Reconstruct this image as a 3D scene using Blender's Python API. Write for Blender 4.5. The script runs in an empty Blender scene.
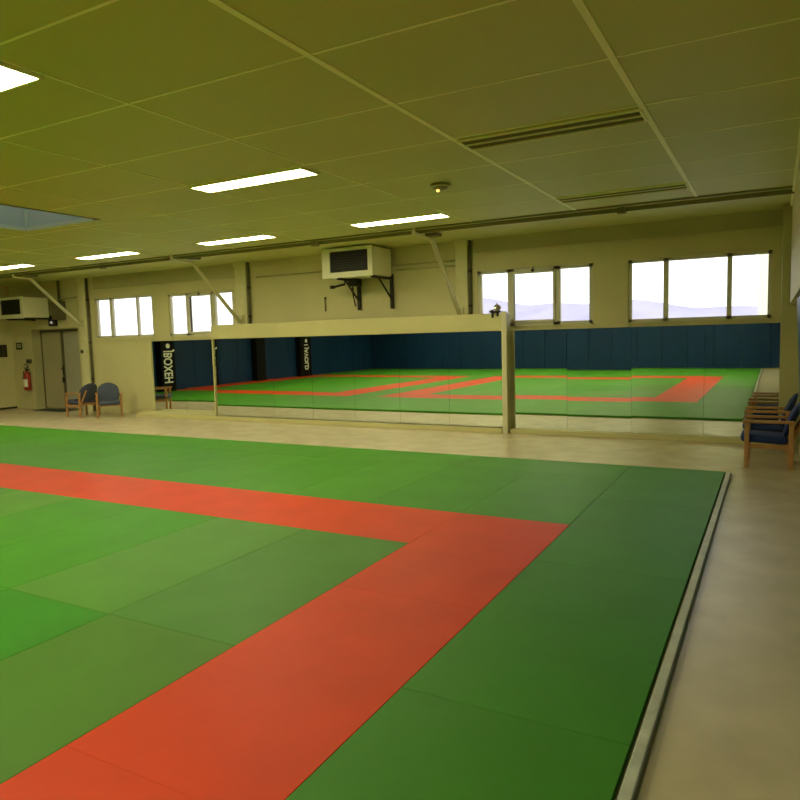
import bpy, bmesh, math, random
from mathutils import Vector, Matrix
random.seed(7)
sc = bpy.context.scene
COL = sc.collection
PI = math.pi

# ------------------------------------------------------------------ materials
def mat(name, col, rough=0.5, metal=0.0, spec=0.5, coat=0.0, noise=0.0, nscale=8.0, bump=0.0, bscale=60.0, objcol=False, detail=3.0):
    m = bpy.data.materials.new(name); m.use_nodes = True
    nt = m.node_tree; b = nt.nodes['Principled BSDF']
    b.inputs['Base Color'].default_value = (*col, 1)
    b.inputs['Roughness'].default_value = rough
    b.inputs['Metallic'].default_value = metal
    b.inputs['Specular IOR Level'].default_value = spec
    b.inputs['Coat Weight'].default_value = coat
    src = None
    if objcol:
        oi = nt.nodes.new('ShaderNodeObjectInfo'); src = oi.outputs['Color']
    tc = nt.nodes.new('ShaderNodeTexCoord')
    if noise > 0:
        geo = nt.nodes.new('ShaderNodeNewGeometry')
        n = nt.nodes.new('ShaderNodeTexNoise'); n.inputs['Scale'].default_value = nscale; n.inputs['Detail'].default_value = detail
        nt.links.new(geo.outputs['Position'], n.inputs['Vector'])
        mr = nt.nodes.new('ShaderNodeMapRange')
        mr.inputs['From Min'].default_value = 0.3; mr.inputs['From Max'].default_value = 0.7
        mr.inputs['To Min'].default_value = 1 - noise; mr.inputs['To Max'].default_value = 1 + noise
        nt.links.new(n.outputs['Fac'], mr.inputs['Value'])
        mx = nt.nodes.new('ShaderNodeVectorMath'); mx.operation = 'SCALE'
        if src: nt.links.new(src, mx.inputs[0])
        else: mx.inputs[0].default_value = col
        nt.links.new(mr.outputs['Result'], mx.inputs['Scale'])
        src = mx.outputs[0]
    if src: nt.links.new(src, b.inputs['Base Color'])
    if bump > 0:
        geo = nt.nodes.new('ShaderNodeNewGeometry')
        n = nt.nodes.new('ShaderNodeTexNoise'); n.inputs['Scale'].default_value = bscale; n.inputs['Detail'].default_value = 2
        nt.links.new(geo.outputs['Position'], n.inputs['Vector'])
        bp = nt.nodes.new('ShaderNodeBump'); bp.inputs['Strength'].default_value = bump; bp.inputs['Distance'].default_value = 0.01
        nt.links.new(n.outputs['Fac'], bp.inputs['Height']); nt.links.new(bp.outputs['Normal'], b.inputs['Normal'])
    return m

def emis(name, col, s):
    m = bpy.data.materials.new(name); m.use_nodes = True; nt = m.node_tree
    nt.nodes.clear(); e = nt.nodes.new('ShaderNodeEmission'); o = nt.nodes.new('ShaderNodeOutputMaterial')
    e.inputs['Color'].default_value = (*col, 1); e.inputs['Strength'].default_value = s
    nt.links.new(e.outputs[0], o.inputs['Surface']); return m

M = {}
M['wall'] = mat('cream_wall_paint', (.60, .555, .28), .6, noise=.05, nscale=1.2, bump=.15, bscale=25)
M['wall_dark'] = mat('cream_beam_paint', (.44, .42, .21), .6, noise=.06, nscale=2)
M['column'] = mat('column_paint', (.68, .64, .35), .6, noise=.05)
M['render'] = mat('rough_cream_render', (.50, .47, .25), .8, noise=.25, nscale=14, bump=.9, bscale=22)
M['ceil'] = mat('ceiling_tile', (.55, .56, .19), .55, noise=.04, nscale=.8)
M['grid'] = mat('ceiling_bar', (.92, .92, .52), .5)
M['floor'] = mat('beige_vinyl_floor', (.60, .51, .34), .24, noise=.10, nscale=3.0, bump=.22, bscale=95, detail=8)
M['mat'] = mat('training_mat_vinyl', (1, 1, 1), .50, spec=.22, noise=.07, nscale=2.2, bump=.12, bscale=14, objcol=True, detail=6)
M['matbase'] = mat('dark_underlay', (.02, .03, .015), .8)
M['edge'] = mat('edging_strip', (.52, .53, .44), .45, noise=.15, nscale=9)
M['pad'] = mat('navy_vinyl_pad', (1, 1, 1), .42, objcol=True, noise=.08, nscale=1.5, spec=.2)
M['blackpad'] = mat('black_vinyl', (.004, .0045, .003), .7, spec=.15)
M['letter'] = mat('white_lettering', (.95, .95, .80), .5)
M['cream'] = mat('cream_board', (.58, .53, .25), .45, noise=.04, nscale=2)
M['post'] = mat('cream_post', (.66, .62, .40), .45)
M['frame'] = mat('window_frame_paint', (.64, .61, .45), .5)
M['door'] = mat('door_grey_olive', (.42, .38, .22), .5, noise=.05, nscale=2)
M['door2'] = mat('door_grey', (.42, .40, .28), .5, noise=.05, nscale=2)
M['dark'] = mat('dark_metal', (.025, .022, .011), .5, spec=.25)
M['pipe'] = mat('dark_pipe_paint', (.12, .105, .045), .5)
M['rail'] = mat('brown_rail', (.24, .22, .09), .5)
M['heater'] = mat('heater_white_enamel', (.78, .76, .50), .4)
M['chrome'] = mat('brushed_steel', (.55, .55, .5), .3, metal=.8)
M['brace'] = mat('cream_steel', (.62, .58, .32), .45)
M['wood'] = mat('varnished_beech', (.42, .21, .07), .35, coat=.3, noise=.15, nscale=12)
M['blue'] = mat('blue_upholstery', (.015, .035, .15), .8, noise=.1, nscale=40)
M['greyblue'] = mat('grey_blue_upholstery', (.06, .075, .12), .85, noise=.1, nscale=40)
M['red'] = mat('extinguisher_red', (.35, .035, .015), .35)
M['white'] = mat('white_label', (.8, .78, .6), .5)
M['skyshaft'] = mat('skylight_shaft', (.50, .55, .56), .6)
M['skybar'] = mat('skylight_bar', (.62, .66, .60), .5)
M['vent'] = mat('vent_dark', (.26, .26, .10), .6)
M['tube'] = emis('lamp_diffuser', (1.0, .93, .58), 35.0)
M['amber'] = emis('amber_indicator', (1.0, .55, .12), 2.5)
M['hill'] = mat('distant_hills', (.40, .38, .48), 1.0, noise=.2, nscale=.03)
M['house'] = mat('pale_house', (.9, .87, .62), 1.0)

def mirror_mat():
    m = bpy.data.materials.new('mirror_glass'); m.use_nodes = True
    b = m.node_tree.nodes['Principled BSDF']
    b.inputs['Base Color'].default_value = (.86, .90, .84, 1); b.inputs['Metallic'].default_value = 1; b.inputs['Roughness'].default_value = .012
    return m
M['mirror'] = mirror_mat()
def glass_mat():
    m = bpy.data.materials.new('window_glass'); m.use_nodes = True; nt = m.node_tree; nt.nodes.clear()
    t = nt.nodes.new('ShaderNodeBsdfTransparent'); g = nt.nodes.new('ShaderNodeBsdfGlossy'); g.inputs['Roughness'].default_value = .02
    f = nt.nodes.new('ShaderNodeFresnel'); f.inputs['IOR'].default_value = 1.25
    mx = nt.nodes.new('ShaderNodeMixShader'); o = nt.nodes.new('ShaderNodeOutputMaterial')
    nt.links.new(f.outputs[0], mx.inputs[0]); nt.links.new(t.outputs[0], mx.inputs[1]); nt.links.new(g.outputs[0], mx.inputs[2]); nt.links.new(mx.outputs[0], o.inputs['Surface'])
    return m
M['glass'] = glass_mat()

# ------------------------------------------------------------------ mesh helpers
def bx(bm, x0, x1, y0, y1, z0, z1, bevel=0.0, seg=2):
    r = bmesh.ops.create_cube(bm, size=1)
    vs = r['verts']
    for v in vs:
        v.co = Vector((x0 + (v.co.x + .5) * (x1 - x0), y0 + (v.co.y + .5) * (y1 - y0), z0 + (v.co.z + .5) * (z1 - z0)))
    if bevel > 0:
        es = list({e for v in vs for e in v.link_edges})
        bmesh.ops.bevel(bm, geom=es, offset=bevel, segments=seg, affect='EDGES', profile=.5)

def tube(bm, pts, r, n=10, cap=True):
    pts = [Vector(p) for p in pts]; rings = []
    for i, p in enumerate(pts):
        d = (pts[min(i + 1, len(pts) - 1)] - pts[max(i - 1, 0)]).normalized()
        up = Vector((0, 0, 1)) if abs(d.z) < .9 else Vector((1, 0, 0))
        a = d.cross(up).normalized(); b = a.cross(d).normalized()
        rings.append([bm.verts.new(p + a * (r * math.cos(2 * PI * k / n)) + b * (r * math.sin(2 * PI * k / n))) for k in range(n)])
    for i in range(len(rings) - 1):
        for k in range(n):
            bm.faces.new((rings[i][k], rings[i][(k + 1) % n], rings[i + 1][(k + 1) % n], rings[i + 1][k]))
    if cap:
        bm.faces.new(rings[0]); bm.faces.new(rings[-1])

def bar(bm, p, q, w, h, up=Vector((0, 0, 1))):
    p = Vector(p); q = Vector(q); d = (q - p).normalized()
    a = d.cross(up).normalized(); b = a.cross(d).normalized()
    R = [[bm.verts.new(c + a * (sx * w / 2) + b * (sy * h / 2)) for sx, sy in ((-1, -1), (1, -1), (1, 1), (-1, 1))] for c in (p, q)]
    for k in range(4): bm.faces.new((R[0][k], R[0][(k + 1) % 4], R[1][(k + 1) % 4], R[1][k]))
    bm.faces.new(R[0]); bm.faces.new(R[1])

def lathe(bm, prof, c=(0, 0, 0), n=20):
    rings = []
    for r, z in prof:
        rings.append([bm.verts.new((c[0] + r * math.cos(2 * PI * k / n), c[1] + r * math.sin(2 * PI * k / n), c[2] + z)) for k in range(n)])
    for i in range(len(rings) - 1):
        for k in range(n): bm.faces.new((rings[i][k], rings[i][(k + 1) % n], rings[i + 1][(k + 1) % n], rings[i + 1][k]))
    bm.faces.new(rings[0]); bm.faces.new(rings[-1])

def obj(name, bm, material, parent=None, smooth=False, label=None, loc=None):
    bmesh.ops.recalc_face_normals(bm, faces=bm.faces[:])
    me = bpy.data.meshes.new(name); bm.to_mesh(me); bm.free()
    me.materials.append(material)
    if smooth:
        for p in me.polygons: p.use_smooth = True
    o = bpy.data.objects.new(name, me); COL.objects.link(o)
    if parent: o.parent = parent
    if label: o['label'] = label
    if loc: o.location = loc
    return o

def tag(o, label, cat, group=None):
    o['label'] = label; o['category'] = cat
    if group: o['group'] = group
    return o

def thing(name, label, cat, loc=(0, 0, 0), group=None, rz=0):
    o = bpy.data.objects.new(name, None); COL.objects.link(o); o.location = loc; o.rotation_euler = (0, 0, rz)
    o.empty_display_size = .1
    return tag(o, label, cat, group)

def struct(name, bm, m, parent=None):
    o = obj(name, bm, m, parent); o['kind'] = 'structure'; return o

def box_obj(name, dims, m, parent=None, bevel=0.0, label=None):
    b = bmesh.new(); bx(b, *dims, bevel=bevel); return obj(name, b, m, parent, label=label)

def dup(root, loc, rz, label, group=None):
    r = root.copy(); COL.objects.link(r); r.location = loc; r.rotation_euler = (0, 0, rz); r['label'] = label
    if group: r['group'] = group
    for ch in list(root.children):
        c = ch.copy(); COL.objects.link(c); c.parent = r
        for g in list(ch.children):
            d = g.copy(); COL.objects.link(d); d.parent = c
    return r

# ------------------------------------------------------------------ key dimensions
XL, XR, XRU = -18.15, .31, .17      # left wall, right wall low, right wall upper beam
YW, YB = 11.32, -8.5                # window/mirror wall, opposite wall
H = 3.31
MT = .04                            # mat top

# ------------------------------------------------------------------ shell
b = bmesh.new(); bx(b, XL - .3, XR + .4, YB - .3, YW + .8, -.2, 0); struct('floor', b, M['floor'])

# ceiling with the skylight opening
SX0, SX1, SY0, SY1 = -9.36, -7.9, 4.72, 6.2
b = bmesh.new()
bx(b, XL - .3, SX0, YB - .3, YW + .3, H, H + .1)
bx(b, SX1, XR + .4, YB - .3, YW + .3, H, H + .1)
bx(b, SX0, SX1, YB - .3, SY0, H, H + .1)
bx(b, SX0, SX1, SY1, YW + .3, H, H + .1)
struct('ceiling', b, M['ceil'])
b = bmesh.new()
gx = [-.90 - 1.52 * k for k in range(12)]
gy = [8.52 - 1.02 * k for k in range(17)]
def clear(x0, x1, y0, y1):          # not across the skylight
    return not (x1 > SX0 + .05 and x0 < SX1 - .05 and y1 > SY0 + .05 and y0 < SY1 - .05)
for i, x in enumerate(gx):
    w = .022 if i < 2 else .009
    segs = [(YB, 9.55)]
    if SX0 < x < SX1: segs = [(YB, SY0), (SY1, 9.55)]
    for a, c in segs: bx(b, x - w, x + w, a, c, H - .006, H + .005)
for y in gy:
    segs = [(XL, XRU)]
    if SY0 < y < SY1: segs = [(XL, SX0), (SX1, XRU)]
    for a, c in segs: bx(b, a, c, y - .010, y + .010, H - .0025, H + .005)
struct('trim_1', b, M['grid'])

# window wall with openings
def pane_list():
    return [
        ('window_1', -14.70, -12.68, 1.83, 2.79, [(-14.64, -14.185, 1.875, 2.745), (-14.094, -13.258, 1.875, 2.745), (-13.205, -12.737, 1.875, 2.745)], False),
        ('window_2', -12.18, -10.22, 1.81, 2.76, [(-12.12, -11.65, 1.868, 2.711), (-11.525, -10.895, 1.90, 2.68), (-10.77, -10.28, 1.868, 2.711)], True),
        ('window_3', -4.60, -2.60, 1.79, 2.76, [(-4.533, -4.054, 1.845, 2.705), (-3.938, -3.259, 1.885, 2.668), (-3.141, -2.664, 1.845, 2.705)], True),
        ('window_4', -2.05, -.055, 1.78, 2.76, [(-1.999, -1.53, 1.836, 2.71), (-1.458, -.642, 1.836, 2.71), (-.576, -.106, 1.836, 2.71)], False)]
WINS = pane_list()
DX0, DX1, DZ = -17.28, -15.38, 2.11       # door opening
b = bmesh.new()
T = .11
xs = XL - .3
spans = [('d', DX0, DX1, 0, DZ)] + [('w', w[1], w[2], w[3], w[4]) for w in WINS]
cur = XL - .3
for k, x0, x1, z0, z1 in spans:
    bx(b, cur, x0, YW, YW + T, 0, H)
    if z0 > 0: bx(b, x0, x1, YW, YW + T, 0, z0)
    bx(b, x0, x1, YW, YW + T, z1, H)
    cur = x1
bx(b, cur, XR + .4, YW, YW + T, 0, H)
struct('wall_back', b, M['wall'])
b = bmesh.new(); bx(b, XL - .3, XL, YB - .3, YW, 0, H); struct('wall_left', b, M['wall'])
b = bmesh.new(); bx(b, XL - .3, XR + .4, YB - .3, YB, 0, H); struct('wall_front', b, M['wall'])
b = bmesh.new(); bx(b, XR, XR + .3, YB, YW, 0, H); struct('wall_right', b, M['wall'])
b = bmesh.new(); bx(b, XRU, XR, YB, YW - .45, 1.97, H); struct('trim_2', b, M['wall'])           # thick upper wall
b = bmesh.new(); bx(b, XRU - .025, XRU + .01, YB, 10.85, H - .035, H); struct('trim_3', b, M['grid'])  # pale corner strip
b = bmesh.new(); bx(b, .065, XR, 10.86, YW, 0, H, bevel=.01); struct('pillar_corner', b, M['wall_dark'])
b = bmesh.new(); bx(b, .135, XR, YW - .02, YW + .02, 0, H); bm_ = b; struct('trim_4', b, M['wall'])
# lintel beam above the windows
b = bmesh.new(); bx(b, -4.64, .065, YW - .06, YW, 3.09, H); bx(b, -4.64, .065, YW - .075, YW - .06, 3.075, 3.10); struct('trim_5', b, M['wall_dark'])
b = bmesh.new(); bx(b, -14.64, -9.98, YW - .06, YW, 3.02, H); struct('trim_6', b, M['wall_dark'])
# sill ledge below the windows
for n, (x0, x1) in enumerate([(-4.62, -2.58), (-2.07, -.04), (-14.72, -12.66), (-12.2, -10.2)]):
    b = bmesh.new(); bx(b, x0, x1, YW - .03, YW, 1.755, 1.785); struct('trim_%d' % (7 + n), b, M['wall'])

# structural columns
for n, (x0, x1) in enumerate([(-15.17, -14.93), (-10.07, -9.775), (-4.97, -4.745)]):
    b = bmesh.new(); bx(b, x0, x1, 11.22, YW, 0 if n == 0 else 1.5, H, bevel=.008); bx(b, x0 - .015, x1 + .015, 11.20, YW, 3.22, H)
    if n == 2:
        for dx in (.07, .17): lathe(b, [(.012, 0), (.012, .02)], (x0 + dx, 11.21, 2.12), 8)
    struct(['pillar_left', 'pillar_middle', 'pillar_right'][n], b, M['column'])

# windows: frame (structure) and panes
for n, (nm, x0, x1, z0, z1, panes, sash) in enumerate(WINS):
    b = bmesh.new()
    bx(b, x0, x1, YW + .02, YW + .09, panes[0][3], z1); bx(b, x0, x1, YW + .02, YW + .09, z0, panes[0][2])
    ex = [x0] + [v for p in panes for v in (p[0], p[1])] + [x1]
    for k in range(0, len(ex), 2): bx(b, ex[k], ex[k + 1], YW + .02, YW + .09, z0, z1)
    if sash:
        p = panes[1]
        bx(b, p[0] - .03, p[1] + .03, YW - .005, YW + .07, p[3], p[3] + .05, bevel=.006); bx(b, p[0] - .03, p[1] + .03, YW - .005, YW + .07, p[2] - .05, p[2], bevel=.006)
        bx(b, p[0] - .04, p[0], YW - .005, YW + .07, p[2] - .05, p[3] + .05, bevel=.006); bx(b, p[1], p[1] + .04, YW - .005, YW + .07, p[2] - .05, p[3] + .05, bevel=.006)
    w = struct(nm, b, M['frame'])
    b = bmesh.new()
    for p in panes: bx(b, p[0], p[1], YW + .045, YW + .05, p[2], p[3])
    o = struct('window_glass', b, M['glass'], w)
    if sash:
        b = bmesh.new(); xm = (panes[1][0] + panes[1][1]) / 2
        bx(b, xm - .02, xm + .02, YW - .03, YW - .005, panes[1][3] + .02, panes[1][3] + .06); bar(b, (xm, YW - .03, panes[1][3] + .03), (xm + .03, YW - .06, panes[1][3] + .10), .012, .012)
        obj('window_latch', b, M['dark'], w)

# door in its recess
b = bmesh.new()
YD = 11.56
bx(b, DX0 - .2, DX1 + .2, YD + .05, YD + .12, 0, DZ + .1)
bx(b, DX0, DX0 + .015, YW, YD + .06, 0, DZ); bx(b, DX1 - .015, DX1, YW, YD + .06, 0, DZ); bx(b, DX0, DX1, YW, YD + .06, DZ - .02, DZ)
dr = struct('door_1', b, M['wall_dark'])
xm = -16.36
box_obj('door_leaf', (DX0 + .06, xm - .05, YD, YD + .045, .02, DZ - .08), M['door'], dr, bevel=.006)
box_obj('door_leaf', (xm + .03, DX1 - .05, YD, YD + .045, .02, DZ - .08), M['door2'], dr, bevel=.006)
box_obj('meeting_bar', (xm - .06, xm + .02, YD - .02, YD + .045, .02, DZ - .06), M['pipe'], dr)
b = bmesh.new()
for xa, xb in ((DX0 + .02, DX0 + .06), (DX1 - .05, DX1 - .02)): bx(b, xa, xb, YD - .01, YD + .05, 0, DZ - .03)
bx(b, DX0 + .02, DX1 - .02, YD - .01, YD + .05, DZ - .08, DZ - .02); obj('door_frame', b, M['pipe'], dr)
b = bmesh.new(); bx(b, xm - .045, xm + .01, YD - .035, YD - .02, .90, 1.14, bevel=.004); tube(b, [(xm - .02, YD - .03, 1.06), (xm - .02, YD - .085, 1.06), (xm + .1, YD - .085, 1.06)], .014)
bx(b, xm - .04, xm + .01, YD - .06, YD - .02, .70, .84); obj('door_handle', b, M['dark'], dr)
b = bmesh.new(); bx(b, DX0 + .1, -16.4, YD - .006, YD, 1.15, 1.16); bx(b, -16.3, DX1 - .08, YD - .006, YD, 1.15, 1.16); obj('kick_rail', b, M['door2'], dr)
tag(box_obj('door_mat', (-16.95, -15.75, 10.98, 11.40, 0, .012), M['matbase'], bevel=.003), 'dark doormat lying on the floor before the double door', 'doormat')

# skirting
b = bmesh.new(); bx(b, XL, XL + .015, 9.0, YW, 0, .05); struct('baseboard_left', b, M['dark'])
b = bmesh.new(); bx(b, -14.66, -12.9, YW - .015, YW, 0, .08); struct('baseboard_back', b, M['wall'])

# skylight
b = bmesh.new()
bx(b, SX0 - .05, SX0 + .01, SY0 - .05, SY1 + .05, H + .0, H + .75); bx(b, SX1 - .01, SX1 + .05, SY0 - .05, SY1 + .05, H, H + .75)
bx(b, SX0, SX1, SY0 - .05, SY0 + .01, H, H + .75); bx(b, SX0, SX1, SY1 - .01, SY1 + .05, H, H + .75)
sk = struct('window_5', b, M['skyshaft'])
b = bmesh.new()
bx(b, SX0 - .0, SX0 + .05, SY1 - .05, SY1, H, H + .75)
bx(b, SX0, SX1 + .0, SY1 - .05, SY1, H - .02, H + .03); bx(b, SX0, SX0 + .05, SY0, SY1, H - .02, H + .03)
bx(b, SX1 - .03, SX1, SY0, SY1, H - .0, H + .02)
obj('skylight_trim', b, M['skybar'], sk)
b = bmesh.new(); bx(b, SX0, SX1, SY0, SY1, H + .70, H + .72)
mm = bpy.data.materials.new('milky_dome'); mm.use_nodes = True; pb = mm.node_tree.nodes['Principled BSDF']
tl = mm.node_tree.nodes.new('ShaderNodeBsdfTranslucent'); tl.inputs['Color'].default_value = (.48, .52, .48, 1); mm.node_tree.links.new(tl.outputs[0], mm.node_tree.nodes['Material Output'].inputs['Surface'])
obj('skylight_pane', b, mm, sk)

# ------------------------------------------------------------------ ceiling services
def lamp(cx, y0, label, L=.72):
    t = thing('ceiling_light', label, 'ceiling light', (cx, y0 + .15, H), 'fluorescent ceiling lights')
    b = bmesh.new()
    for d in ((-L - .02, L + .02, -.155, -.135), (-L - .02, L + .02, .135, .155), (-L - .02, -L, -.135, .135), (L, L + .02, -.135, .135)):
        bx(b, *d, -.02, 0)
    obj('frame', b, M['grid'], t)
    b = bmesh.new(); bx(b, -L, L, -.135, .135, -.014, -.002); obj('diffuser', b, M['tube'], t)
    return t
lamp(-4.76, 5.49, 'long bright fluorescent ceiling light alone between skylight and air vent')
lamp(-4.71, 8.55, 'bright fluorescent ceiling light just in front of the hanging heater near the mirror centre')
lamp(-7.75, 8.55, 'bright fluorescent ceiling light above the second window beside the middle brace')
lamp(-10.86, 8.55, 'fluorescent ceiling light past the skylight, second from the far end of the mirror wall row')
lamp(-13.93, 8.55, 'fluorescent ceiling light in front of the double door, cut by the photo edge')
k = 0
names = ['over the middle of the mats', 'over the mats by the padded pillars', 'over the far court', 'over the near court', 'behind the camera']
for y0 in (2.5, -.55, -3.6, -6.65):
    for cx in (-1.67, -4.71, -7.75, -10.79, -13.84):
        if y0 == 2.5 and cx == -1.67: continue
        lamp(cx, y0, 'bright fluorescent ceiling light closest overhead, at the upper left edge of the view' if (y0 == 2.5 and cx == -4.71) else 'fluorescent ceiling light outside the photo, in the rows behind the camera')
lamp(-13.84, 5.53, 'unseen fluorescent ceiling light added over the court by the left wall')  # out of view, added for its light and the mirrors

def vent(x0, x1, y0, label):
    t = thing('air_vent', label, 'air vent', ((x0 + x1) / 2, y0 + .15, H))
    L = (x1 - x0) / 2
    b = bmesh.new(); bx(b, -L, L, -.15, .15, -.006, -.001); obj('recess', b, M['vent'], t)
    b = bmesh.new()
    for yy in (-.15, .0, .15): bx(b, -L, L, yy - .006, yy + .006, -.02, -.002)
    bx(b, -L - .01, -L + .01, -.15, .15, -.02, -.002); bx(b, L - .01, L + .01, -.15, .15, -.02, -.002)
    obj('frame', b, M['grid'], t)
    b = bmesh.new()
    for yy in (-.11, -.075, -.04, .04, .075, .11): bar(b, (-L, yy, -.01), (L, yy, -.01), .004, .012)
    obj('slat', b, M['rail'], t)
vent(-2.40, -.92, 5.53, 'long two-slot air vent in the ceiling nearest the camera')
vent(-2.40, -.92, 8.53, 'long dark slotted air vent in the ceiling just before the window wall')

t = thing('smoke_detector', 'small round smoke detector with orange spot on the ceiling', 'smoke detector', (-3.25, 6.98, H))
b = bmesh.new(); lathe(b, [(.11, 0), (.11, -.02), (.09, -.035), (.05, -.06), (.02, -.065)], n=24); obj('housing', b, M['rail'], t, True)
b = bmesh.new(); lathe(b, [(.085, -.018), (.104, -.022), (.104, -.03), (.085, -.036)], n=24); obj('ring', b, M['heater'], t, True)
b = bmesh.new(); lathe(b, [(.018, -.062), (.02, -.075), (.01, -.085)], (-.02, -.03, 0), 10); obj('indicator', b, M['amber'], t)

# dark rail standing in for the gap shadow where the suspended ceiling ends
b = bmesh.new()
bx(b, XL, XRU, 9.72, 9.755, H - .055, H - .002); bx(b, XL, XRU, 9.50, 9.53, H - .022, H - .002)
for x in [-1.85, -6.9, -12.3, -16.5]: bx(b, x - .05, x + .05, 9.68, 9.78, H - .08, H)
tag(obj('gap_shadow_rail', b, M['rail']), 'dark rail standing in for the gap shadow under the ceiling along the window wall', 'rail')

# knee braces
BRACES = [(-4.88, [(11.17, 1.99), (10.13, 3.20), (9.46, 3.29)], 'cream steel knee brace over the centre mirror beside the hanging heater'),
          (-9.93, [(11.17, 2.05), (9.89, 3.20), (9.36, 3.29)], 'cream steel knee brace crossing the second window'),
          (-15.03, [(11.17, 2.13), (9.91, 3.21), (9.50, 3.29)], 'cream steel knee brace above the double door')]
for x, p, lab in BRACES:
    t = thing('knee_brace', lab, 'steel brace', (x, p[0][0], p[0][1]))
    q = [(y - p[0][0], z - p[0][1]) for y, z in p]
    for name_, dx in (('strut', -.022), ('strut', .022)):
        b = bmesh.new(); bar(b, (dx, q[0][0], q[0][1]), (dx, q[1][0], q[1][1]), .018, .05); obj(name_, b, M['brace'], t)
    b = bmesh.new(); bar(b, (0, q[1][0] + .03, q[1][1] - .01), (0, q[2][0], 3.232 - p[0][1]), .05, .03); bar(b, (0, q[2][0] + .012, 3.232 - p[0][1]), (0, q[2][0] + .012, H - p[0][1]), .05, .02, Vector((0, 1, 0))); obj('ceiling_strut', b, M['brace'], t)
    zt = H - p[0][1]
    b = bmesh.new(); bx(b, -.10, .10, q[1][0] - .07, q[1][0] + .14, zt - .05, zt); obj('gusset', b, M['pipe'], t)
    b = bmesh.new(); bx(b, -.06, .06, q[0][0], q[0][0] + .03, .03, .15); obj('foot_plate', b, M['brace'], t)

# vertical dark pipes beside columns, widened to stand in for the columns' side shadow
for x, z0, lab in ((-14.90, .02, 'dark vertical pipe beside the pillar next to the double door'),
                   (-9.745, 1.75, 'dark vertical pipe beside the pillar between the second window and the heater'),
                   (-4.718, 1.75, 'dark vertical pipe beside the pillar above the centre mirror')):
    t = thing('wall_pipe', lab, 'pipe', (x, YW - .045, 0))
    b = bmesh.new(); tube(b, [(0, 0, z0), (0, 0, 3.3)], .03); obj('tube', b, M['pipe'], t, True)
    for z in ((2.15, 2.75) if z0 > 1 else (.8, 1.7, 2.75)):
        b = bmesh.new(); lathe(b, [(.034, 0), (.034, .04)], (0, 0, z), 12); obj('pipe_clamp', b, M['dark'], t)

# double conduit between middle and right columns, single near door
t = tag(None or (lambda b: (tube(b, [(-9.55, YW - .02, 2.98), (-4.95, YW - .02, 2.98)], .014), tube(b, [(-6.2, YW - .02, 2.89), (-4.95, YW - .02, 2.89)], .014), obj('conduit', b, M['wall_dark'], None, True))[-1])(bmesh.new()),
        'thin painted conduit on the wall behind the centre heater', 'conduit')

# unit heaters
def heater(x0, zc, label, far):
    t = thing('unit_heater', label, 'heater', (x0 + .525, 10.85, zc))
    hw, hd, hh = .525, .35, .25
    b = bmesh.new(); bx(b, -hw, hw, -hd + .02, hd, -hh, hh, bevel=.015); obj('casing', b, M['heater'], t)
    b = bmesh.new()
    L0, L1, Z0, Z1 = -.36, .44, -.17, .2
    bx(b, -hw - .012, L0, -hd - .01, -hd + .03, -hh - .02, hh + .012, bevel=.005); bx(b, L1, hw + .012, -hd - .01, -hd + .03, -hh - .02, hh + .012, bevel=.005)
    bx(b, L0, L1, -hd - .01, -hd + .03, -hh - .02, Z0); bx(b, L0, L1, -hd - .01, -hd + .03, Z1, hh + .012); obj('front_frame', b, M['heater'], t)
    b = bmesh.new(); bx(b, L0, L1, -hd + .012, -hd + .02, Z0, Z1); g = obj('grille', b, M['dark'], t)
    b = bmesh.new()
    for k in range(8):
        z = Z0 + .025 + k * (Z1 - Z0 - .03) / 7.6
        bar(b, (L0, -hd, z), (L1, -hd, z), .022, .008)
    obj('louvre', b, M['dark'], g)
    for xx, s in ((-.24, 1), (.48, 0)):
        b = bmesh.new()
        dz = .06 if far else .58
        bx(b, xx - .025, xx + .025, .39, .455, -hh - dz, -hh + .05); bar(b, (xx, .40, -hh - .03), (xx, -.3, -hh - .03), .04, .04)
        if not far: bar(b, (xx, .42, -hh - .42), (xx, -.05, -hh - .04), .025, .025, Vector((1, 0, 0)))
        obj('wall_bracket', b, M['dark'], t)
    if far: return t
    b = bmesh.new(); tube(b, [(-.35, .1, -hh), (-.35, .1, -hh - .10), (-.60, .1, -hh - .14), (-.63, .1, -hh - .14)], .022); tube(b, [(-.3, .3, -hh), (-.3, .3, -hh - .28), (-.33, .42, -hh - .5)], .015)
    lathe(b, [(.05, -.03), (.05, .03)], (-.63, .1, -hh - .14), 12); bx(b, -.28, -.1, .1, .3, -hh - .14, -hh)
    obj('valve_pipe', b, M['dark'], t)
    return t
heater(-7.3, 3.02, 'white unit heater with black louvre grille hung above the centre mirror', False)
heater(-17.36, 2.64, 'white unit heater with black grille hung near the double door, cut by the photo edge', True)
t = thing('flue_pipe', 'dark vertical pipe with box on the wall above the double door', 'pipe', (-15.95, YW - .07, 0))
b = bmesh.new(); tube(b, [(0, 0, 2.5), (0, 0, 3.3)], .035); obj('tube', b, M['pipe'], t, True)
box_obj('junction_box', (-.17, .16, -.12, .06, 2.32, 2.78), M['pipe'], t, bevel=.01)
b = bmesh.new(); tube(b, [(.05, -.02, 2.84), (.7, -.02, 2.86)], .016); obj('side_tube', b, M['wall_dark'], t, True)

t = thing('emergency_light', 'small dark emergency lamp with white lens above the double door', 'emergency light', (-16.28, 11.26, 2.26))
box_obj('housing', (-.13, .13, -.04, .05, -.09, .10), M['dark'], t, bevel=.015)
b = bmesh.new(); lathe(b, [(.035, 0), (.03, .03), (.01, .04)], n=14); o = obj('lens', b, emis('lens_glow', (1, .97, .8), .3), t, True); o.rotation_euler = (PI / 2, 0, 0); o.location = (0.02, -.04, 0)

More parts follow.
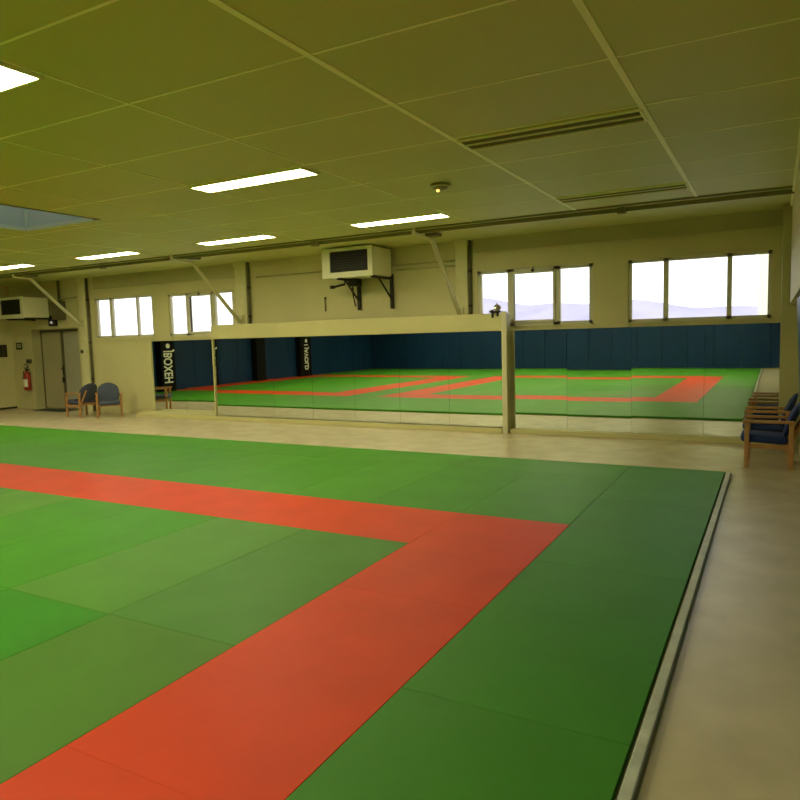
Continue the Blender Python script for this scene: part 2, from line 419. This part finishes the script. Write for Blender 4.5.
# things on the wall round the door
t = thing('fire_extinguisher', 'red fire extinguisher with white label hung on the wall beside the double door', 'fire extinguisher', (-17.46, 11.22, .50))
b = bmesh.new(); lathe(b, [(.02, 0), (.085, .01), (.09, .04), (.09, .40), (.075, .46), (.035, .50), (.03, .53)], n=20); obj('cylinder', b, M['red'], t, True)
b = bmesh.new(); lathe(b, [(.028, .52), (.028, .58)], n=12); bar(b, (-.02, 0, .58), (.11, 0, .56), .025, .02); bar(b, (-.02, 0, .60), (.09, 0, .63), .02, .015); obj('valve', b, M['dark'], t)
b = bmesh.new(); tube(b, [(-.02, 0, .56), (-.09, -.01, .60), (-.05, -.01, .70), (.02, 0, .70), (.06, 0, .60)], .010, 8); tube(b, [(-.02, 0, .56), (-.11, -.02, .5), (-.11, -.04, .3)], .012, 8); obj('hose', b, M['dark'], t, True)
b = bmesh.new()
n = 8
for k in range(n):
    a0 = math.radians(-120 + k * 90 / n); a1 = math.radians(-120 + (k + 1) * 90 / n); r = .0925
    b.faces.new([b.verts.new((r * math.cos(a), r * math.sin(a), z)) for a, z in ((a0, .10), (a1, .10), (a1, .30), (a0, .30))])
obj('label_sticker', b, M['white'], t)
box_obj('wall_hook', (-.02, .02, .05, .10, .42, .48), M['dark'], t)

t = thing('exit_sign', 'small dark framed pictogram sign on the wall above the fire extinguisher', 'sign', (-17.85, YW, 1.59))
box_obj('plate', (-.12, .12, -.015, 0, 0, .18), M['dark'], t)
b = bmesh.new(); bx(b, -.07, .09, -.019, -.015, .045, .15); obj('panel', b, M['wall'], t)
b = bmesh.new(); lathe(b, [(.014, -.0225), (.014, -.0195)], n=8)
for v in b.verts: v.co = Vector((v.co.x + .03, v.co.z, v.co.y + .13))
bar(b, (.03, -.021, .118), (.01, -.021, .09), .006, .022); bar(b, (.01, -.021, .09), (.035, -.021, .055), .006, .010); bar(b, (.01, -.021, .09), (-.03, -.021, .07), .006, .010); bar(b, (.03, -.021, .112), (.06, -.021, .10), .006, .008)
obj('pictogram', b, M['dark'], t)

t = thing('notice_board', 'dark gridded notice on the far wall, cut by the photo edge', 'notice', (XL, 10.95, 1.40))
box_obj('board', (0, .015, -.22, .20, 0, .33), M['dark'], t)
b = bmesh.new()
for k in range(1, 7): bx(b, .015, .018, -.22 + .06 * k - .004, -.22 + .06 * k + .004, .01, .32)
for k in range(1, 6): bx(b, .015, .018, -.21, .19, .055 * k - .003, .055 * k + .003)
obj('ruling', b, M['pipe'], t)
t = thing('wall_switch', 'small dark switch box beside the left jamb of the double door', 'switch', (-17.44, YW, 1.22))
box_obj('housing', (-.1, .1, -.05, 0, 0, .11), M['pipe'], t, bevel=.01); box_obj('rocker', (-.02, .05, -.06, -.05, .03, .08), M['dark'], t)
t = thing('wall_switch', 'small dark button on the pillar to the right of the double door', 'switch', (-14.95, 11.08, 1.46))
box_obj('housing', (-.04, .045, -.03, 0, 0, .09), M['pipe'], t, bevel=.008); box_obj('rocker', (-.02, .02, -.036, -.03, .03, .06), M['dark'], t)
t = thing('wall_hook', 'thin dark iron hook on the wall below the centre heater', 'hook', (-7.83, YW, 2.2))
b = bmesh.new(); tube(b, [(0, -.02, 0), (0, -.02, .28)], .012, 8); bx(b, -.02, .02, -.02, 0, .23, .28); obj('rod', b, M['pipe'], t)

# ------------------------------------------------------------------ mirrors
def mirror(x0, x1, yf, z0, z1, label, tilt=0.0, turn=0.0, grp='mirror sheets'):
    t = thing('mirror_sheet', label, 'mirror', ((x0 + x1) / 2, yf, z0), grp)
    hw = (x1 - x0) / 2 - .0015
    bk = box_obj('backing', (-hw, hw, .004, .028, 0, z1 - z0), M['dark'], t)
    b = bmesh.new(); bx(b, -hw, hw, 0, .004, 0, z1 - z0); obj('glass', b, M['mirror'], t)
    t.rotation_euler = (math.radians(tilt), 0, math.radians(turn))
ZB, ZT = .10, 1.708
YC = 10.84; YS = 11.22; YR = 10.975
mirror(-12.70, -11.65, YS, .075, ZT, 'far end mirror sheet reflecting an armchair and a lettered pillar', 0, 0)
mirror(-11.65, -10.42, YS, .075, ZT, 'recessed mirror sheet between the far end sheet and the boxed centre mirrors', .08, 0)
cx = [-10.385, -9.87, -8.84, -7.88, -6.91, -5.95, -4.965, -3.985]
cl = ['narrow mirror sheet at the far edge of the boxed centre mirror wall', 'second mirror sheet from the far edge of the boxed centre section',
      'centre mirror sheet reflecting the plain black pillar', 'centre mirror sheet reflecting the lettered black pillar beneath the heater',
      'centre mirror sheet just past the middle of the boxed section', 'centre mirror sheet reflecting the crossing red bands, third from the cream post',
      'mirror sheet second from the cream post in the boxed section', ]
for i in range(7):
    mirror(cx[i], cx[i + 1], YC, ZB, ZT, cl[i], [.09, .10, .07, .03, .02, 0, -.01][i], [0, .05, -.05, 0, .04, -.03, 0][i])
rx = [-3.885, -2.935, -1.935, -.905, .063]
rl = ['mirror sheet just beyond the cream post, beneath the sash window', 'second mirror sheet beyond the cream post, set slightly lower',
      'mirror sheet under the last window reflecting the red court corner', 'last mirror sheet beside the corner with the blue armchairs']
for i in range(4):
    mirror(rx[i], rx[i + 1], YR, .075, ZT, rl[i], [0, -.10, .02, 0][i], [0, .06, 0, 0][i])

b = bmesh.new(); bx(b, -10.385, -3.965, YC + .035, YW - .001, .1, 1.70); struct('wall_mirror_box', b, M['cream'])
b = bmesh.new(); bx(b, -10.42, -10.398, 10.81, YW, 0.087, 1.98); struct('trim_13', b, M['cream'])
b = bmesh.new(); bx(b, -10.395, -3.965, 10.80, 11.12, 1.716, 2.005, bevel=.004)
tag(obj('header_board', b, M['cream']), 'long cream boxed board above the centre mirrors', 'board')
t = thing('corner_post', 'cream post standing at the near end of the boxed centre mirrors', 'post', (-3.92, 10.765, 0))
box_obj('post_shaft', (-.045, .04, 0, .05, 0, 2.03), M['post'], t, bevel=.006)
box_obj('side_panel', (-.04, .036, .05, .205, 0, 2.0), M['wall_dark'], t)
b = bmesh.new(); bx(b, -12.80, -3.985, 10.775, YW, 0, .085, bevel=.006); struct('baseboard_mirror_left', b, M['cream'])
b = bmesh.new(); bx(b, -3.87, .06, 10.84, YW, 0, .072, bevel=.006); struct('baseboard_mirror_right', b, M['cream'])
b = bmesh.new(); bx(b, -12.76, -12.70, YS - .03, YW, .085, 1.72); bx(b, -12.73, -10.43, YS - .012, YW, 1.712, 1.74); struct('trim_11', b, M['wall'])
b = bmesh.new(); bx(b, -3.885, .06, YR + .03, YW, .05, 1.74); bx(b, -3.885, .06, YR - .012, YR + .03, 1.714, 1.74); struct('trim_12', b, M['wall'])

# clamp light on the header board
t = thing('clamp_spotlight', 'small metal clamp spotlight sitting on the header board by the cream post', 'spotlight', (-4.08, 10.875, 2.03))
b = bmesh.new(); bx(b, -.09, .09, -.1, .02, -.012, .015); bx(b, -.06, -.03, -.1, -.08, -.10, .03); bx(b, .03, .06, -.1, -.08, -.08, .03); bx(b, -.06, .06, -.1, -.02, -.025, -.01); obj('clamp', b, M['dark'], t)
b = bmesh.new(); tube(b, [(0, 0, 0), (0, 0, .14)], .012); tube(b, [(-.07, 0, .03), (.08, 0, .07)], .012); obj('stem', b, M['chrome'], t)
b = bmesh.new(); lathe(b, [(.03, -.05), (.06, .05), (.055, .06)], n=16); o = obj('lamp_head', b, M['chrome'], t, True); o.location = (.02, -.05, .045); o.rotation_euler = (1.2, 0, .5)
b = bmesh.new(); lathe(b, [(.02, -.03), (.03, .03)], n=12); o = obj('wing_knob', b, M['chrome'], t, True); o.location = (-.09, -.03, .01); o.rotation_euler = (0, 1.3, 0)

# ------------------------------------------------------------------ training mats
G = (.066, .275, .014); R = (.68, .050, .005)
def mcol(kind, x, y):
    if kind == 'r':
        f = random.uniform(.985, 1.015); return (R[0] * f, R[1] * f, R[2] * f, 1)
    f = random.uniform(.965, 1.035); h = random.uniform(-.003, .003)
    return (G[0] * f + h, G[1] * f, G[2] * f, 1)
mesh_cache = {}
def mat_mesh(w, d, red=False):
    key = (round(w, 3), round(d, 3), red)
    if key not in mesh_cache:
        b = bmesh.new(); g = .0007 if red else .0018
        bx(b, -w / 2 + g, w / 2 - g, -d / 2 + g, d / 2 - g, .004, MT, bevel=.001 if red else .0022)
        me = bpy.data.meshes.new('training_mat'); bmesh.ops.recalc_face_normals(b, faces=b.faces[:]); b.to_mesh(me); b.free(); me.materials.append(M['mat']); mesh_cache[key] = me
    return mesh_cache[key]
rowcount = {}
def tatami(kind, x0, x1, y0, y1, zone, f=None, col=None):
    o = bpy.data.objects.new('training_mat', mat_mesh(x1 - x0, y1 - y0, kind == 'r')); COL.objects.link(o)
    o.location = ((x0 + x1) / 2, (y0 + y1) / 2, 0)
    c = list(mcol(kind, x0, y0))
    if f: c = [c[0] * f[0], c[1] * f[1], c[2] * f[2], 1]  # hand-set tint: mat tone plus sheen put into the colour
    o.color = c
    colour = 'red' if kind == 'r' else 'green'
    k = rowcount.get(zone, 0); rowcount[zone] = k + 1
    ords = ['first', 'second', 'third', 'fourth', 'fifth', 'sixth', 'seventh', 'eighth', 'ninth', 'tenth', 'eleventh', 'twelfth', 'thirteenth', 'fourteenth', 'fifteenth', 'sixteenth', 'seventeenth', 'eighteenth', 'nineteenth', 'twentieth']
    tag(o, '%s %s training mat %s' % (ords[k], colour, zone), 'training mat', '%s training mats' % colour)
XE = -.465
# strip along the right edge
for i, (a, c) in enumerate([(6.63, 8.46), (4.64, 6.63), (2.65, 4.64), (.66, 2.65), (-1.34, .66), (-3.34, -1.34), (-5.34, -3.34), (-7.34, -5.34), (-8.44, -7.34)]):
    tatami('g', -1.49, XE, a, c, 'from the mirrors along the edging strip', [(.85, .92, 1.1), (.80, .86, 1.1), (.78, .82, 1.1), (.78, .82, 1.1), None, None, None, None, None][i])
cols = [-1.49, -2.5, -3.5, -4.5, -5.5, -6.5, -7.5, -8.5, -9.5, -10.5, -11.5, -12.5, -13.5, -14.5, -15.5, -16.5, -17.5, -18.085]
# strip in front of the mirrors
for i in range(17):
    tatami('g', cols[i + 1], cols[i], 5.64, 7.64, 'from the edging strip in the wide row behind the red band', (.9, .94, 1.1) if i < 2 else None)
for i in range(0, 16, 2):
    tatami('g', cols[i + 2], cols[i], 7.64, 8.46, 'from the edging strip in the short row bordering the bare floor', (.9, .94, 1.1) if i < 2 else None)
rows_in = [(2.65, 4.64), (.66, 2.65), (-1.34, .66), (-2.36, -1.34)]
def court(x1, ncols, zone, f=False):
    # bands
    ys = [(3.64, 5.64), (1.65, 3.64), (-.35, 1.65), (-2.36, -.35), (-3.36, -2.36)]
    for a, c in ys: tatami('r', x1 - 1.01 if x1 > -2 else x1 - 1, x1, a, c, 'from the mirrors in the near band of the %s court' % zone)
    xi = -2.5 if x1 > -2 else x1 - 1
    xe = max(xi - ncols, -17.085)
    x = xi
    while x > xe + .01:
        nx = max(x - 2, xe)
        tatami('r', nx, x, 4.64, 5.64, 'in the band of the %s court facing the mirrors' % zone); tatami('r', nx, x, -3.36, -2.36, 'in the band of the %s court farthest from the mirrors' % zone)
        x = nx
    for a, c in ys: tatami('r', xe - 1, xe, a, c, 'from the mirrors in the far side band of the %s court' % zone)
    ords = ['first', 'second', 'third', 'fourth', 'fifth', 'sixth', 'seventh']
    for i in range(ncols):
        for j, (a, c) in enumerate(rows_in):
            ff = None
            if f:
                ff = {(0, 0): (1.15, .86, 2.0), (1, 0): (1.25, .92, 2.0), (0, 1): (1.15, .80, 1.2), (1, 1): (.55, .90, .4), (2, 0): (.85, 1.0, .5), (3, 0): (.85, 1.0, .5), (4, 0): (1.3, 1.0, 1.5), (2, 1): (.7, .95, .5)}.get((i, j))  # tints mix mat-to-mat tone with painted view-dependent sheen
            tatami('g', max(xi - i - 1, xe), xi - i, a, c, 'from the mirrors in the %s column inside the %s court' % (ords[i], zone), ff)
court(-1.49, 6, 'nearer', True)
for i, (a, c) in enumerate([(3.64, 5.64), (1.65, 3.64), (-.35, 1.65), (-2.36, -.35), (-3.36, -2.36)]):
    tatami('g', -10.5, -9.5, a, c, 'from the mirrors in the lane between the two courts')
court(-10.5, 6, 'farther')
for a, c in [(-5.36, -3.36), (-7.36, -5.36), (-8.44, -7.36)]:
    for i in range(17): tatami('g', cols[i + 1], cols[i], a, c, 'in the row at %d metres from the padded end wall' % round(a - YB))
b = bmesh.new(); bx(b, -18.08, XE - .003, -8.44, 8.45, 0.0, .0035); tag(obj('mat_underlay', b, M['matbase']), 'dark underlay showing in the joints between the training mats', 'underlay')
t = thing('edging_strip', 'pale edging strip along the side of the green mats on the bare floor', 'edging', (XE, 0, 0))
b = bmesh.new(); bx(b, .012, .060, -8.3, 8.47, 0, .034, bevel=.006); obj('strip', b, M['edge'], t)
b = bmesh.new(); bx(b, .060, .068, -8.3, 8.47, 0, .008); obj('strip_shadow', b, M['rail'], t)  # dark sliver drawn as the strip's shadow on the floor

# ------------------------------------------------------------------ wall pads
def pad(x0, x1, y0, y1, z0, z1, label, grp):
    b = bmesh.new(); bx(b, x0, x1, y0, y1, z0, z1, bevel=.012)
    o = tag(obj('wall_pad', b, M['pad']), label, 'wall pad', grp)
    f = random.uniform(.93, 1.07); o.color = (.008 * f, .034 * f, .095 * f, 1); return o
x = XL + .1
x = XL
while x < XR - .2:
    nx = min(x + 1.0, XR - .02); pad(x + .004, nx - .004, YB, YB + .05, .05, 2.05, 'navy blue foam wall pad on the end wall seen in the mirrors', 'navy pads on the end wall'); x = nx
y = -8.452
while y < 10.0:
    pad(XL, XL + .05, y + .004, y + .996, .05, 2.05, 'navy blue foam wall pad on the far side wall seen in the mirrors', 'navy pads on the far side wall'); y += 1.0
# leaning pads on the right wall
def lean_pad(y0, y1):
    b = bmesh.new(); n = 5; rings = []
    for k in range(n + 1):
        z = .05 + 1.9 * k / n; xf = .285 - .085 * (k / n) ** 1.0
        rings.append([b.verts.new((xf, y0, z)), b.verts.new((xf, y1, z)), b.verts.new((XR, y1, z)), b.verts.new((XR, y0, z))])
    for i in range(n):
        for k in range(4): b.faces.new((rings[i][k], rings[i][(k + 1) % 4], rings[i + 1][(k + 1) % 4], rings[i + 1][k]))
    b.faces.new(rings[0]); b.faces.new(rings[-1])
    o = tag(obj('wall_pad', b, M['pad']), 'blue foam pad leaning on the near side wall', 'wall pad', 'blue pads on the near side wall'); o.color = (.018, .07, .14, 1)
y = 8.7
while y > YB + 1: lean_pad(y - .995, y); y -= 1.0

# padded black pillars on the far side wall, seen only in the mirrors
def text_mesh(txt, size):
    cu = bpy.data.curves.new('lettering', 'FONT'); cu.body = txt; cu.size = size; cu.extrude = .004; cu.align_x = 'CENTER'; cu.align_y = 'CENTER'; cu.offset = size * .02
    o = bpy.data.objects.new('lettering_source', cu); COL.objects.link(o)
    bpy.context.view_layer.update()
    me = bpy.data.meshes.new_from_object(o.evaluated_get(bpy.context.evaluated_depsgraph_get()))
    bpy.data.objects.remove(o); bpy.data.curves.remove(cu); me.materials.clear(); me.materials.append(M['letter']); return me
def pillar(y, w, d, txt, label, size=.30, squeeze=.6):
    t = thing('padded_pillar', label, 'pillar', (XL, y, 0))
    b = bmesh.new(); bx(b, 0, d, -w / 2, w / 2, .045, 2.12, bevel=.03); obj('cover', b, M['blackpad'], t)
    b = bmesh.new(); bx(b, 0, d - .04, -w / 2 + .04, w / 2 - .04, 2.12, H); obj('shaft', b, M['wall'], t)
    if txt:
        me = text_mesh(txt, size)
        for v in me.vertices: v.co.x *= squeeze
        o = bpy.data.objects.new('lettering', me); COL.objects.link(o); o.parent = t
        # on the face towards the room (+x), reading downwards
        o.matrix_local = Matrix.Translation((d + .003, 0, .86)) @ Matrix(((0, 0, 1), (0, 1, 0), (-1, 0, 0))).to_4x4()
        b = bmesh.new(); lathe(b, [(.08, 0), (.08, .008)], n=20)
        e = obj('emblem', b, M['letter'], t); e.matrix_local = Matrix.Translation((d + .003, 0, 1.56)) @ Matrix(((0, 0, 1), (0, 1, 0), (-1, 0, 0))).to_4x4()
    return t
pillar(6.0, .62, .32, 'JBOXEH', 'black padded pillar with large white lettering, reflected in the far end mirror', .50, .62)
pillar(3.2, .62, .32, 'JBOXEH', 'black padded pillar with white lettering, reflected at the edge of the boxed mirrors', .50, .62)
pillar(.45, .55, .32, None, 'plain black padded pillar without lettering, reflected in the centre mirrors')
pillar(-2.45, .80, .32, 'I JAVOLD', 'black padded pillar with thin white lettering, reflected under the heater', .36, .75)

# ------------------------------------------------------------------ armchairs
def armchair(name_label, fabric, loc, rz):
    """front of the chair towards local +x; 0.5 m deep, 0.55 m wide"""
    t = thing('armchair', name_label, 'armchair', loc, None, rz)
    D, W, A = .25, .255, .57
    for s in (-1, 1):
        b = bmesh.new()
        yy = s * W
        bx(b, -D - .01, D + .03, yy - .028, yy + .028, A - .035, A, bevel=.010)
        bx(b, -D + .02, D - .0, yy - .012, yy + .012, .235, .285, bevel=.005)
        fr = obj('side_frame', b, M['wood'], t)
        for xx in (-D + .02, D - .02):
            b = bmesh.new(); bx(b, xx - .026, xx + .026, yy - .018, yy + .018, 0, A - .03, bevel=.008); obj('leg', b, M['wood'], t)
    b = bmesh.new()
    bx(b, D - .04, D - .01, -W + .015, W - .015, .27, .32); bx(b, -D + .01, -D + .04, -W + .015, W - .015, .27, .32); obj('cross_rail', b, M['wood'], t)
    b = bmesh.new(); bx(b, -D + .05, D + .05, -W + .035, W - .035, .33, .43, bevel=.04, seg=4)
    for v in b.verts: v.co.z -= .05 * max(0, (D - v.co.x)) ; v.co.z -= .03
    obj('seat', b, fabric, t, True)
    # rounded, dished backrest reclining backwards
    b = bmesh.new(); nu, nv = 16, 10; front = []; back = []
    for j in range(nv + 1):
        v = j / nv; z = .35 + .43 * v
        hw = (W - .02) * (min(1, (1 - abs(2 * v - .85) ** 2.6 * .55)) if v < .5 else max(.0, 1 - ((v - .5) / .5) ** 2.6) ** .5 * .985)
        hw = max(hw, .05)
        xc = -.17 - .16 * v
        fr_, bk_ = [], []
        for i in range(nu + 1):
            u = -1 + 2 * i / nu; yv = u * hw; dish = .05 * (yv / W) ** 2
            th = .035 * (1 - .75 * abs(u) ** 4) * (1 - .6 * abs(2 * v - 1) ** 4)
            fr_.append(b.verts.new((xc + dish + th, yv, z))); bk_.append(b.verts.new((xc + dish - th, yv, z)))
        front.append(fr_); back.append(bk_)
    for j in range(nv):
        for i in range(nu):
            b.faces.new((front[j][i], front[j][i + 1], front[j + 1][i + 1], front[j + 1][i])); b.faces.new((back[j][i], back[j + 1][i], back[j + 1][i + 1], back[j][i + 1]))
        b.faces.new((front[j][0], front[j + 1][0], back[j + 1][0], back[j][0])); b.faces.new((front[j][nu], back[j][nu], back[j + 1][nu], front[j + 1][nu]))
    for i in range(nu):
        b.faces.new((front[0][i], back[0][i], back[0][i + 1], front[0][i + 1])); b.faces.new((front[nv][i], front[nv][i + 1], back[nv][i + 1], back[nv][i]))
    obj('backrest', b, fabric, t, True)
    b = bmesh.new()
    for s in (-1, 1): bar(b, (-D + .03, s * (W - .03), .28), (-.36, s * (W - .10), .62), .02, .03)
    obj('back_support', b, M['wood'], t)
    return t
armchair('wooden armchair with grey-blue rounded back, facing the double door', M['greyblue'], (-14.24, 10.47, 0), PI)
armchair('wooden armchair with grey-blue cushions, standing nearest the far mirror', M['greyblue'], (-13.36, 10.50, 0), math.radians(-37))
armchair('wooden armchair with blue cushions on bare floor at the mat corner', M['blue'], (-.04, 9.27, 0), PI)
armchair('wooden armchair with blue cushions behind another, close against the mirrors', M['blue'], (-.06, 10.36, 0), PI)

# ------------------------------------------------------------------ outside
b = bmesh.new()
n = 60
prev = None
for i in range(n + 1):
    x = -150 + 300 * i / n
    h = 9.3 + .085 * max(0, -x - 25) + 1.1 * math.sin(i * .37) + .6 * math.sin(i * .91 + 1)
    y = 270 + 15 * math.sin(i * .2)
    cur = [b.verts.new((x, y - 60, -6)), b.verts.new((x, y, h)), b.verts.new((x, y + 60, h - 2))]
    if prev:
        for k in range(2): b.faces.new((prev[k], cur[k], cur[k + 1], prev[k + 1]))
    prev = cur
o = obj('hills', b, M['hill'], None, True); o['kind'] = 'structure'
t = thing('building', 'pale yellow building outside, seen through the last window pane', 'building', (1.5, 60, -1))
b = bmesh.new(); bx(b, -2.7, 6, 0, 8, 0, 9); obj('facade', b, M['house'], t)
b = bmesh.new(); bx(b, -2.9, 6.2, -.2, 8.2, 9, 9.3); obj('roof', b, M['frame'], t)
b = bmesh.new(); bx(b, -400, 300, YW + 1.2, 400, -1.2, -1.0); o = obj('ground_outside', b, mat('outside_ground', (.35, .36, .33), 1)); o['kind'] = 'structure'

# ------------------------------------------------------------------ light: overcast sky
w = bpy.data.worlds.new('overcast_sky'); sc.world = w; w.use_nodes = True
nt = w.node_tree; bg = nt.nodes['Background']
bg.inputs['Color'].default_value = (.93, .95, 1.0, 1); bg.inputs['Strength'].default_value = 2.2

# ------------------------------------------------------------------ camera
cam = bpy.data.cameras.new('camera'); co = bpy.data.objects.new('camera', cam); COL.objects.link(co)
yaw, pit, rol = map(math.radians, (28.7496, 5.2807, 1.5481))
f = Vector((-math.sin(yaw) * math.cos(pit), math.cos(yaw) * math.cos(pit), -math.sin(pit)))
r = Vector((math.cos(yaw), math.sin(yaw), 0)); d = f.cross(r)
r2 = math.cos(rol) * r + math.sin(rol) * d; d2 = -math.sin(rol) * r + math.cos(rol) * d
mw = Matrix((( r2.x, -d2.x, -f.x, 0), (r2.y, -d2.y, -f.y, 0), (r2.z, -d2.z, -f.z, 1.66), (0, 0, 0, 1)))
co.matrix_world = mw
cam.sensor_width = 36; cam.lens = 684.614 / 800 * 36; cam.clip_start = .02; cam.clip_end = 2000
sc.camera = co
sc.view_settings.view_transform = 'Standard'; sc.view_settings.look = 'None'; sc.view_settings.exposure = 0; sc.view_settings.gamma = 1
sc.cycles.use_denoising = True
sc.cycles.max_bounces = 10; sc.cycles.diffuse_bounces = 6; sc.cycles.glossy_bounces = 5
sc.cycles.sample_clamp_indirect = 8
